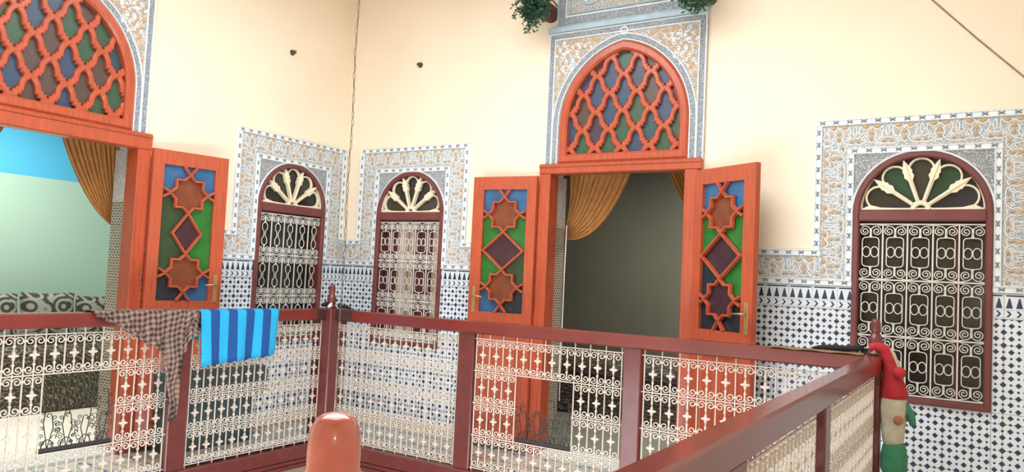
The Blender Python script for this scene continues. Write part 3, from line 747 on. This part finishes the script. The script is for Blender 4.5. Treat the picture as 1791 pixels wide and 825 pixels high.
def insert_mesh(w, h):
    """dark wrought-iron sprays standing in the opening of a panel"""
    mb = MB(); rnd = random.Random(9)
    mb.box(0, w, -.008, .008, .0, .03)
    n = 4
    for i in range(n):
        x = w*(i+.5)/n
        for s in (-1, 1):
            hh = h*rnd.uniform(.45, .95)
            pts = [(x, .02), (x+s*.012, hh*.3), (x+s*.03, hh*.6), (x+s*.02, hh*.85)]+spiral(x+s*.0, hh*.88, .02, .006, 0 if s > 0 else PI, s*PI*1.6+(0 if s > 0 else PI), 8)[1:]
            mb.wire([(min(w, max(0, a)), b) for a, b in pts], .0032)
            for k in range(5):
                zc = hh*(.2+.15*k); xc = min(w-.02, max(.02, x+s*(.03+.012*k)))
                mb.wire([(min(w, max(0, a)), b) for a, b in spiral(xc, zc, .004, rnd.uniform(.014, .026), rnd.uniform(0, 6), rnd.uniform(9, 11), 9)], .0026)
        mb.wire(arc(x, .03, .035, 0, PI, 8, .05), .0036)
    return mb.mesh('iron_insert', 'dark_iron')
def panel(parent, u0, u1, per, hole=None):
    """iron panel in local x from u0 to u1 (z up); hole=(first,last) periods open in the two middle rows"""
    n = round((u1-u0)/per); st = (u1-u0-.03)/n; a = u0+.015
    mb = MB(); mb.wire([(u0-.02, GT), (u1+.02, GT)], .0055)
    pn = mb.build('iron_panel', 'cream_iron', parent)
    def rail(x0_, x1_, k): MB().wire([(x0_, GT-k*ROWH), (x1_, GT-k*ROWH)], .005).build('cross_rail', 'cream_iron', pn)
    hx = (a+hole[0]*st, a+(hole[1]+1)*st) if hole else None
    for k in range(1, NROW+1):
        if hole and k == 2: rail(u0-.02, hx[0]+.01, k); rail(hx[1]-.01, u1+.02, k)
        else: rail(u0-.02, u1+.02, k)
    inh = lambda k, i: hole and hole[0] <= i <= hole[1] and k in (1, 2)
    for i in range(n):
        x = a+(i+.5)*st
        if hole and hole[0] <= i <= hole[1]:
            put('cross_bar', CB[1], pn, (x, 0, GT)); put('cross_bar', CB[1], pn, (x, 0, GT-3*ROWH))
        else: put('cross_bar', CB[4], pn, (x, 0, GT))
    for i in range(n+1):
        x = a+i*st
        if hole and hole[0] < i <= hole[1]:
            put('plain_bar', plain_bar(1, .04), pn, (x, 0, GT)); put('plain_bar', plain_bar(1, 0, .035), pn, (x, 0, GT-3*ROWH))
        else: put('plain_bar', plain_bar(4, .04, .035), pn, (x, 0, GT))
        for k in range(NROW):
            if hole and hole[0] < i <= hole[1] and k in (1, 2): continue
            if i == 0 or i == n or (hole and k in (1, 2) and i in (hole[0], hole[1]+1)):
                s = 1 if (i == 0 or (hole and k in (1, 2) and i == hole[1]+1)) else -1
                put('scroll', HALFS[s], pn, (x, -.003, GT-k*ROWH)); put('scroll', HALFS[-s], pn, (x, -.003, GT-(k+1)*ROWH), (0, PI, 0))
            else:
                put('scroll_pair', SP, pn, (x, -.003, GT-k*ROWH)); put('scroll_pair', SP, pn, (x, -.003, GT-(k+1)*ROWH), (0, PI, 0))
    if hole:
        put('iron_insert', insert_mesh(hx[1]-hx[0]-.012, 2*ROWH-.04), pn, (hx[0]+.006, .02, GT-3*ROWH))
    return pn
HALFS = {}
for s in (-1, 1):
    mb = MB(); pts = [(s*p[0], p[1]) for p in spiral(.031, -.036, .006, .0275, 2.7*PI, 0, 18)]
    mb.wire(pts+[(s*.0585, -.052), (s*.0595, -.076)], .0042); HALFS[s] = mb.mesh('scroll', 'cream_iron')
FIN = [(.045, 0), (.045, .012), (.034, .018), (.036, .05), (.040, .075), (.036, .098), (.026, .116), (.022, .124), (.026, .13), (.0275, .14), (.0285, .146), (.0265, .150), (.0268, .16), (.0262, .176), (.0240, .190), (.0195, .199), (.012, .2035), (.004, .205)]
mat('finial_varnish', (178, 84, 66), .3, .2, 22, coat=1.)
MATS['finial_varnish'].node_tree.nodes['Principled BSDF'].inputs['Coat Roughness'].default_value = .06
FINM = MB().lathe(FIN, 0, 0, 32).mesh('finial', 'finial_varnish')
FINM2 = MB().lathe(FIN, 0, 0, 20).mesh('finial', 'mahogany')
RT, RB, BT = 1.087, .995, -.03
def beam(root, x0, x1, yf, yb):
    MB().cbox(x0, x1, yf, yb, -.14, BT, .008).build('bottom_beam', 'mahogany', root)
    mb = MB(); mb.cbox(x0, x1, yf-.012, yb, -.17, -.14, .006); mb.build('beam_moulding', 'mahogany', root)
    MB().cbox(x0, x1, yf-.028, yb, -.20, -.17, .006).build('lower_moulding', 'mahogany', root)
def balustrade(loc, rz, label, x0, x1, posts, bays, ends, rail=(-.045, .045), pt=.05, py=0.):
    root = empty('balustrade', loc, rz, label=label, cat='balustrade', group='mahogany balustrades round the courtyard')
    MB().cbox(x0, x1, rail[0], rail[1], RB, RT, .009).build('hand_rail', 'rail_wood', root)
    for a, b in posts: MB().cbox(a, b, py-pt/2, py+pt/2, -.14, RB+.005, .006, 'z').build('post', 'mahogany', root)
    for a, b, per, hole in bays: panel(root, a, b, per, hole)
    beam(root, x0, x1, -.05, .05)
    for (u, hw, m) in ends:
        MB().cbox(u-hw, u+hw, -hw, hw, -.2, RT+.004, .008, 'z').build('corner_post', 'mahogany', root)
        put('finial', m, root, (u, 0, RT+.003))
    return root
# back: local x = world x
balustrade((0, GY, 0), 0, 'long mahogany balustrade with cream ironwork in front of the right-hand doors', .69, RX-.035, [(1.997, 2.14), (3.366, 3.492)],
           [(.705, 1.995, PER, None), (2.14, 3.362, PER, (3, 6)), (3.496, 4.855, PER, None)], [])
# left: local x = world y
balustrade((GX, 0, 0), LW, 'mahogany balustrade with cream ironwork carrying the striped towel', -6.1, GY, [(-2.235, -2.085), (-3.60, -3.455), (-4.95, -4.81)],
           [(-2.08, -.805, PER, None), (-3.45, -2.24, PER, (3, 6)), (-4.80, -3.61, PER, None)], [(GY, .104, FINM2)])
b1 = [o for o in bpy.data.objects if o.name.startswith('balustrade')]
MB().cbox(.66, .90, -.047, .047, RB-.002, RT+.002, .009).build('corner_block', 'stained_wood', b1[0])
MB().cbox(GY-.20, GY+.09, -.047, .047, RB-.002, RT+.0025, .009).build('corner_block', 'stained_wood', b1[1])
# right: local x = world y, panels on the courtyard side
balustrade((RX, 0, 0), LW, 'near mahogany balustrade running from the plush toy down to the bottom edge', -5.0, GY, [(-2.46, -2.35), (-3.75, -3.56)],
           [(-2.345, -.755, PER, None), (-3.555, -2.465, PER, None), (-4.93, -3.76, PER, None)], [(GY, .036, FINM2), (-5.006, .045, FINM)], (-.04, .04), .036, -.02)

# ------------------------------------------------------------------ chain
ch = empty('hanging_chain', (.875, -.87, .05), label='thin rusty chain hanging down in front of the courtyard corner', cat='chain')
lk = MB(); lk.tube([(.0085*math.cos(a)*1., 0, .036*math.sin(a)) for a in [2*PI*i/12 for i in range(12)]], .0028, 5, 0, True); lk = lk.mesh('link', 'rust_chain')
for i in range(82):
    z = .05+i*.0655
    if z > 5.0: break
    w = .004*math.sin(i*.35)+.002*math.sin(i*1.9)
    put('link', lk, ch, (w, w*.5, z-.05), (0, .05*math.sin(i*2.3), (i % 2)*PI/2+.5*math.sin(i)))

# ------------------------------------------------------------------ cloths on the left rail
def cloth(name, P, m, th, label, cat, metric=False):
    o = MB().grid(P, 0, metric).build(name, m); s = o.modifiers.new('thickness', 'SOLIDIFY'); s.thickness = th; s.offset = 0
    return tag(o, label, cat)
def drape_path(dback, dfront, half=.056, top=RT+.006):
    """points (x offset from the rail's centre, z) from the far hem over the rail to the near hem"""
    p = [(-half, top-dback), (-half, top-dback*.5), (-half, top-.02), (-half+.012, top-.003), (0, top), (half-.012, top-.003), (half, top-.02)]
    n = 9
    return p+[(half+.004*k/n, top-.02-(dfront-.02)*k/n) for k in range(1, n+1)]
P = []
for i in range(46):
    f = i/45; y = -2.052+.712*f; d = .405-.045*f+.006*math.sin(f*9*2*PI); row = []
    for k, (x, z) in enumerate(drape_path(.22, d)):
        w = max(0, k-6)/9; row.append((GX+x+w*(.012*math.sin(f*17)+.006), y+.012*w*(1-2*f)*2, z))
    P.append(row)
cloth('towel', P, 'towel_stripe', .007, 'blue and navy striped towel hanging over the left handrail', 'towel')
rnd = random.Random(4); P = []
N = 64
for i in range(N+1):
    f = i/N; y = -2.83+.75*f
    if f < .68: d = .03+.27*(f/.68)**1.1
    elif f < .84: d = .30+.45*min(1, (f-.68)/.03)
    elif f < .87: d = .75-.45*(f-.84)/.03
    else: d = .30-.13*(f-.87)/.13
    row = []
    for k, (x, z) in enumerate(drape_path(.06+.1*f, d, .062, RT+.010)):
        w = max(0, k-6)/9; bul = .02*math.sin(f*26)+.014*math.sin(f*57+k*.9)+.008*math.sin(f*93-k*1.3)
        lump = .045*math.exp(-((f-.94)/.05)**2)*max(0, math.sin((k-3)*.45))*(1+.3*math.sin(k*2.1+f*60))
        zz = z+(.004*math.sin(f*40) if k < 7 else .008*math.sin(f*31+k))
        yy = y+.06*w*(f-.4)*-.4
        if .68 <= f <= .87 and d > .5: yy = y+(-2.235-y)*.45*w-.03*w+.012*math.sin(k*1.4); bul = .02+.016*math.sin(f*90+k*.9)+.012*math.sin(k*1.9)
        row.append((GX+x+w*(bul+.02)+lump, yy, zz))
    P.append(row)
cloth('scarf', P, 'scarf_check', .006, 'brown and white checked scarf bunched over the left handrail beside the towel', 'scarf', True)

bench = empty('bench', (.02, -1.5, .0), label='low dark teal bench against the tiled wall below the striped towel', cat='bench')
MB().cbox(.01, .30, -.50, .26, .0, .36, .015, 'z').build('base', 'teal_fabric', bench)
MB().cbox(.0, .32, -.52, .37, .36, .60, .03, 'y').build('seat_cushion', 'teal_fabric', bench)
# ------------------------------------------------------------------ plants on the upper wall
def plant(loc, label, seed):
    root = empty('wall_planter', loc, label=label, cat='plant', group='planters on the upper wall')
    mb = MB(); prof = [(.07, .0), (.072, .02), (.082, .19), (.092, .195), (.094, .225), (.086, .228), (.080, .20)]
    vs = MB(); vs.lathe(prof, 0, 0, 18)
    mb.add([(x, -z, y) for x, y, z in vs.v], [f[::-1] for f in vs.f], 0, True); mb.build('pot', 'terracotta', root)
    mb = MB(); mb.tube([(-.05, 0, .07), (-.05, -.08, .09), (0, -.1, .1), (.05, -.08, .09), (.05, 0, .07)], .005, 6); mb.build('bracket', 'hook_metal', root)
    rnd = random.Random(seed); mb = MB()
    for st in range(120):
        a = rnd.uniform(0, 6.28); L = rnd.uniform(.05, .23)
        p = Vector((.07*math.cos(a)*rnd.random(), -.215, .07*math.sin(a)*rnd.random())); d = Vector((.45*math.cos(a), -.55, .55*math.sin(a)+.25)).normalized(); pts = [p.copy()]
        n = 9
        for k in range(n):
            p = p+d*L/n; d = (d+Vector((0, .03, -.24))).normalized(); pts.append(p.copy())
        mb.tube(pts, .0018, 3)
        for k in range(2, n+1):
            for q in range(2):
                c = pts[k]; dr = Vector((rnd.uniform(-1, 1), rnd.uniform(-1, 1), rnd.uniform(-.9, .5))).normalized(); sd = dr.cross(Vector((rnd.uniform(-1, 1), rnd.uniform(-1, 1), 1))).normalized(); s = rnd.uniform(.02, .036)
                mb.add([c, c+dr*s*.6+sd*s*.4, c+dr*s*1.3, c+dr*s*.6-sd*s*.4], [(0, 1, 2, 3)], rnd.choice((0, 0, 1)))
    tag(mb.build('foliage', ['leaf_green', 'leaf_teal'], root), kind='stuff')
    return root
plant((2.27, 0, 3.665), 'brown pot of trailing greenery left of the carved panel at the top', 1)
plant((3.63, 0, 3.61), 'trailing greenery right of the carved panel at the top edge', 2)
def hook(loc, rz, label):
    root = empty('wall_hook', loc, rz, label=label, cat='hook', group='hooks high on the wall')
    v = MB(); v.lathe([(.026, 0), (.026, .006), (.012, .01), (.010, .03), (.016, .034), (.016, .042), (.006, .045)], 0, 0, 12)
    mb = MB(); mb.add([(x, -z, y) for x, y, z in v.v], [f[::-1] for f in v.f], 0, True); mb.build('peg', 'hook_metal', root)
hook((0, -.788, 3.387), LW, 'small dark hook high on the wall left of the corner')
hook((.871, 0, 3.383), 0, 'small dark hook high on the wall right of the corner')

tag(MB().tube([(4.95, -.008, 3.54), (5.111, -.008, 3.362), (5.36, -.008, 3.08), (5.616, -.008, 2.803), (5.72, -.03, 2.69), (5.9, -.03, 2.49)], .004, 6).build('cable', 'tan_cloth'), 'thin cable running diagonally down the wall at the top right', 'cable')
# ------------------------------------------------------------------ curtains, cord, sofa in the rooms
def curtain(loc, rz, tops, ctrl, tie, label, tail=True):
    """cloth hung between tops=(u0,u1,z) and gathered at tie; ctrl = control points for the inner and outer edge"""
    NS, NT_ = 48, 22; P = []
    for i in range(NS+1):
        s = i/NS; row = []
        t0 = Vector((tops[0]+(tops[1]-tops[0])*s, tops[2])); c = Vector(ctrl[0]).lerp(Vector(ctrl[1]), s**1.5); e = Vector((tie[0]+.0*s, tie[1]-.11*s))
        for j in range(NT_+1):
            t = j/NT_; p = t0*(1-t)**2+c*2*t*(1-t)+e*t*t
            amp = .034*(1-.55*t); row.append((p.x, .02+amp*math.sin(s*11*2*PI+.6*t)+.02*math.sin(s*PI)*t, p.y))
        P.append(row)
    root = empty('curtain', loc, rz, label=label, cat='curtain', group='gold curtains tied back in the doorways')
    o = MB().grid(P).build('curtain_cloth', 'gold_curtain', root); md = o.modifiers.new('thickness', 'SOLIDIFY'); md.thickness = .003
    MB().tube([(tops[0]-.03, .02, tops[2]), (tops[1]+.03, .02, tops[2])], .012, 8).build('curtain_rod', 'interior_wood', root)
    MB().tube([(tops[0], -.121, tops[2]), (tops[0], .02, tops[2])], .009, 8).build('rod_bracket', 'interior_wood', root)
    return root
curtain((0, .34, 0), 0, (2.30, 2.93, 2.46), ((2.36, 1.98), (2.66, 1.70)), (2.285, 1.90), 'gold curtain tied back on the left inside the right-hand doorway')
curtain((0, .34, 0), 0, (3.54, 3.16, 2.46), ((3.52, 1.98), (3.40, 2.0)), (3.56, 1.84), 'gold curtain at the right inside the right-hand doorway')
curtain((-.34, 0, 0), LW, (-2.13, -2.64, 2.46), ((-2.15, 1.86), (-2.40, 1.80)), (-2.12, 1.78), 'gold curtain tied back on the right inside the left doorway')
curtain((-.34, 0, 0), LW, (-3.5, -2.91, 2.46), ((-3.46, 1.86), (-3.12, 1.90)), (-3.5, 1.78), 'gold curtain at the left edge inside the left doorway')
tag(MB().tube([(2.345, .29, 1.90), (2.343, .285, 1.5), (2.341, .288, 1.0), (2.345, .29, .4)], .006, 6).build('white_rope', 'white_cloth'), 'white cord hanging at the left jamb of the right-hand doorway', 'cord')
# banquette and cushions in the left room, against its far wall
sofa = empty('sofa', (-2.62, -2.0, 0), label='low grey banquette along the wall of the left room', cat='sofa')
MB().cbox(.02, .80, -2.0, .8, .0, .42, .02, 'y').build('base', 'throw_pattern', sofa)
MB().cbox(.0, .82, -2.0, .8, .42, .60, .05, 'y').build('seat', 'throw_pattern', sofa)
sofa2 = empty('sofa', (2.6, 1.9, 0), label='dark patterned banquette in the dim room behind the right-hand doors', cat='sofa')
MB().cbox(-2.0, 2.6, 0, .9, 0, .40, .02).build('base', 'throw_pattern', sofa2)
MB().cbox(-2.0, 2.6, -.02, .92, .40, .58, .05).build('seat', 'throw_pattern', sofa2)
def cushion(y, w, h, tilt, label):
    P = []; n = 18
    for sgn in (1, -1):
        Q = []
        for i in range(n+1):
            row = []
            for j in range(n+1):
                a, b = 2*i/n-1, 2*j/n-1; t = .1*math.sqrt(max(0, (1-a**4)*(1-b**4))); pin = 1-.07*(1-abs(a))*0
                row.append((sgn*t, a*w/2*(1-.06*(1-b*b)), h/2+b*h/2*(1-.06*(1-a*a))))
            Q.append(row)
        P.append(Q if sgn > 0 else Q[::-1])
    mb = MB(); mb.grid(P[0]); mb.grid(P[1])
    return tag(mb.build('cushion', 'cushion_pattern', None, (-2.05, y, .608), (0, -.12, tilt)), label, 'cushion', 'cushions on the banquette')
cushion(-2.20, .5, .47, .05, 'patterned grey cushion at the left edge of the left doorway')
cushion(-1.70, .5, .48, -.03, 'arched-pattern grey cushion in the middle of the left doorway')
cushion(-1.22, .44, .45, .04, 'patterned grey cushion beside the tiled jamb of the left doorway')

# ------------------------------------------------------------------ things on the rail corners
def lump(mb, pts, r, seed, mi=0):
    rnd = random.Random(seed); mb.tube(pts, [rr*(1+.25*rnd.uniform(-1, 1)) for rr in r], 9, mi)
mb = MB(); lump(mb, [(.50, -.62, 1.112), (.53, -.66, 1.118), (.56, -.70, 1.124), (.575, -.75, 1.122), (.585, -.80, 1.112)], [.008, .024, .018, .026, .010], 1)
tag(mb.build('black_rag', 'black_cloth'), 'black rag lying on the left rail corner, left of the finial', 'rag', 'black rags on the rail corner')
mb = MB(); lump(mb, [(.635, -.64, 1.112), (.68, -.68, 1.118), (.72, -.70, 1.108), (.78, -.71, 1.112), (.84, -.715, 1.1)], [.010, .02, .014, .02, .008], 2)
tag(mb.build('black_rag', 'black_cloth'), 'black rag lying on the left rail corner, right of the finial', 'rag', 'black rags on the rail corner')
mb = MB(); lump(mb, [(.635, -.775, 1.094), (.65, -.778, 1.105), (.662, -.775, 1.125), (.668, -.77, 1.14)], [.014, .018, .014, .004], 3)
tag(mb.build('paper_wad', 'white_cloth'), 'small white wad at the foot of the left corner finial', 'paper')
mb = MB(); lump(mb, [(4.56, -.70, 1.100), (4.60, -.70, 1.106), (4.65, -.70, 1.108), (4.72, -.70, 1.110), (4.78, -.70, 1.112), (4.815, -.70, 1.124), (4.84, -.70, 1.114)], [.006, .016, .018, .021, .02, .024, .010], 4)
tag(mb.build('black_strap', 'black_cloth'), 'black rolled strap on the rail beside the red plush toy', 'strap')
P = [[(4.33+.52*i/16, -.775+.10*j/6, RT+.003+.003*math.sin(i*1.1+j)+(.0 if 0 < j < 6 else -.001)) for j in range(7)] for i in range(17)]
cloth('tan_mat', P, 'tan_cloth', .005, 'thin tan cloth strip lying under the black strap on the rail', 'cloth')
# plush toy hung by its long red hat over the right rail corner
toy = empty('plush_toy', (5.0, -.715, .40), label='soft toy with long red hat, cream beard and green body hanging at the rail corner', cat='soft toy')
Z = lambda z: z-.40
def ball(mb, c, r, mi=0, n=14, m=9, sy=1., sz=1.):
    prof = [(max(.001, r*math.sin(PI*k/m)), -r*sz*math.cos(PI*k/m)) for k in range(m+1)]; o = len(mb.v); mb.lathe(prof, 0, 0, n, mi)
    mb.v[o:] = [(c[0]+x, c[1]+y*sy, c[2]+z) for x, y, z in mb.v[o:]]
mb = MB(); mb.tube([(-.125, -.02, Z(1.13)), (-.09, -.015, Z(1.145)), (-.05, -.01, Z(1.125)), (-.025, 0, Z(1.06)), (-.01, 0, Z(.99)), (.0, 0, Z(.93)), (.01, 0, Z(.875)), (.012, 0, Z(.855))], [.022, .032, .034, .038, .048, .062, .072, .060], 14)
mb.build('hat', 'red_plush', toy)
mb = MB(); ball(mb, (.035, -.05, Z(1.005)), .034); mb.build('hat_bow', 'red_plush', toy)
mb = MB(); mb.tube([(-.045, -.01, Z(1.148)), (-.005, -.005, Z(1.105)), (.02, 0, Z(1.03)), (.045, 0, Z(.965))], [.012, .014, .016, .012], 8); mb.build('hat_trim', 'cream_plush', toy)
mb = MB(); mb.lathe([(.04, Z(.875)), (.066, Z(.85)), (.07, Z(.80)), (.066, Z(.74)), (.06, Z(.68)), (.056, Z(.63)), (.05, Z(.60))], .005, 0, 16); mb.build('beard', 'cream_plush', toy)
mb = MB(); ball(mb, (.035, -.062, Z(.745)), .026); mb.build('nose', 'nose_plush', toy)
mb = MB(); mb.lathe([(.044, Z(.62)), (.06, Z(.59)), (.07, Z(.53)), (.068, Z(.46)), (.05, Z(.42)), (.02, Z(.405))], .012, 0, 16); mb.build('body', 'green_plush', toy)
mb = MB(); mb.tube([(.06, 0, Z(.83)), (.09, -.01, Z(.78)), (.105, -.015, Z(.72))], [.02, .024, .016], 10); mb.build('arm', 'green_plush', toy)
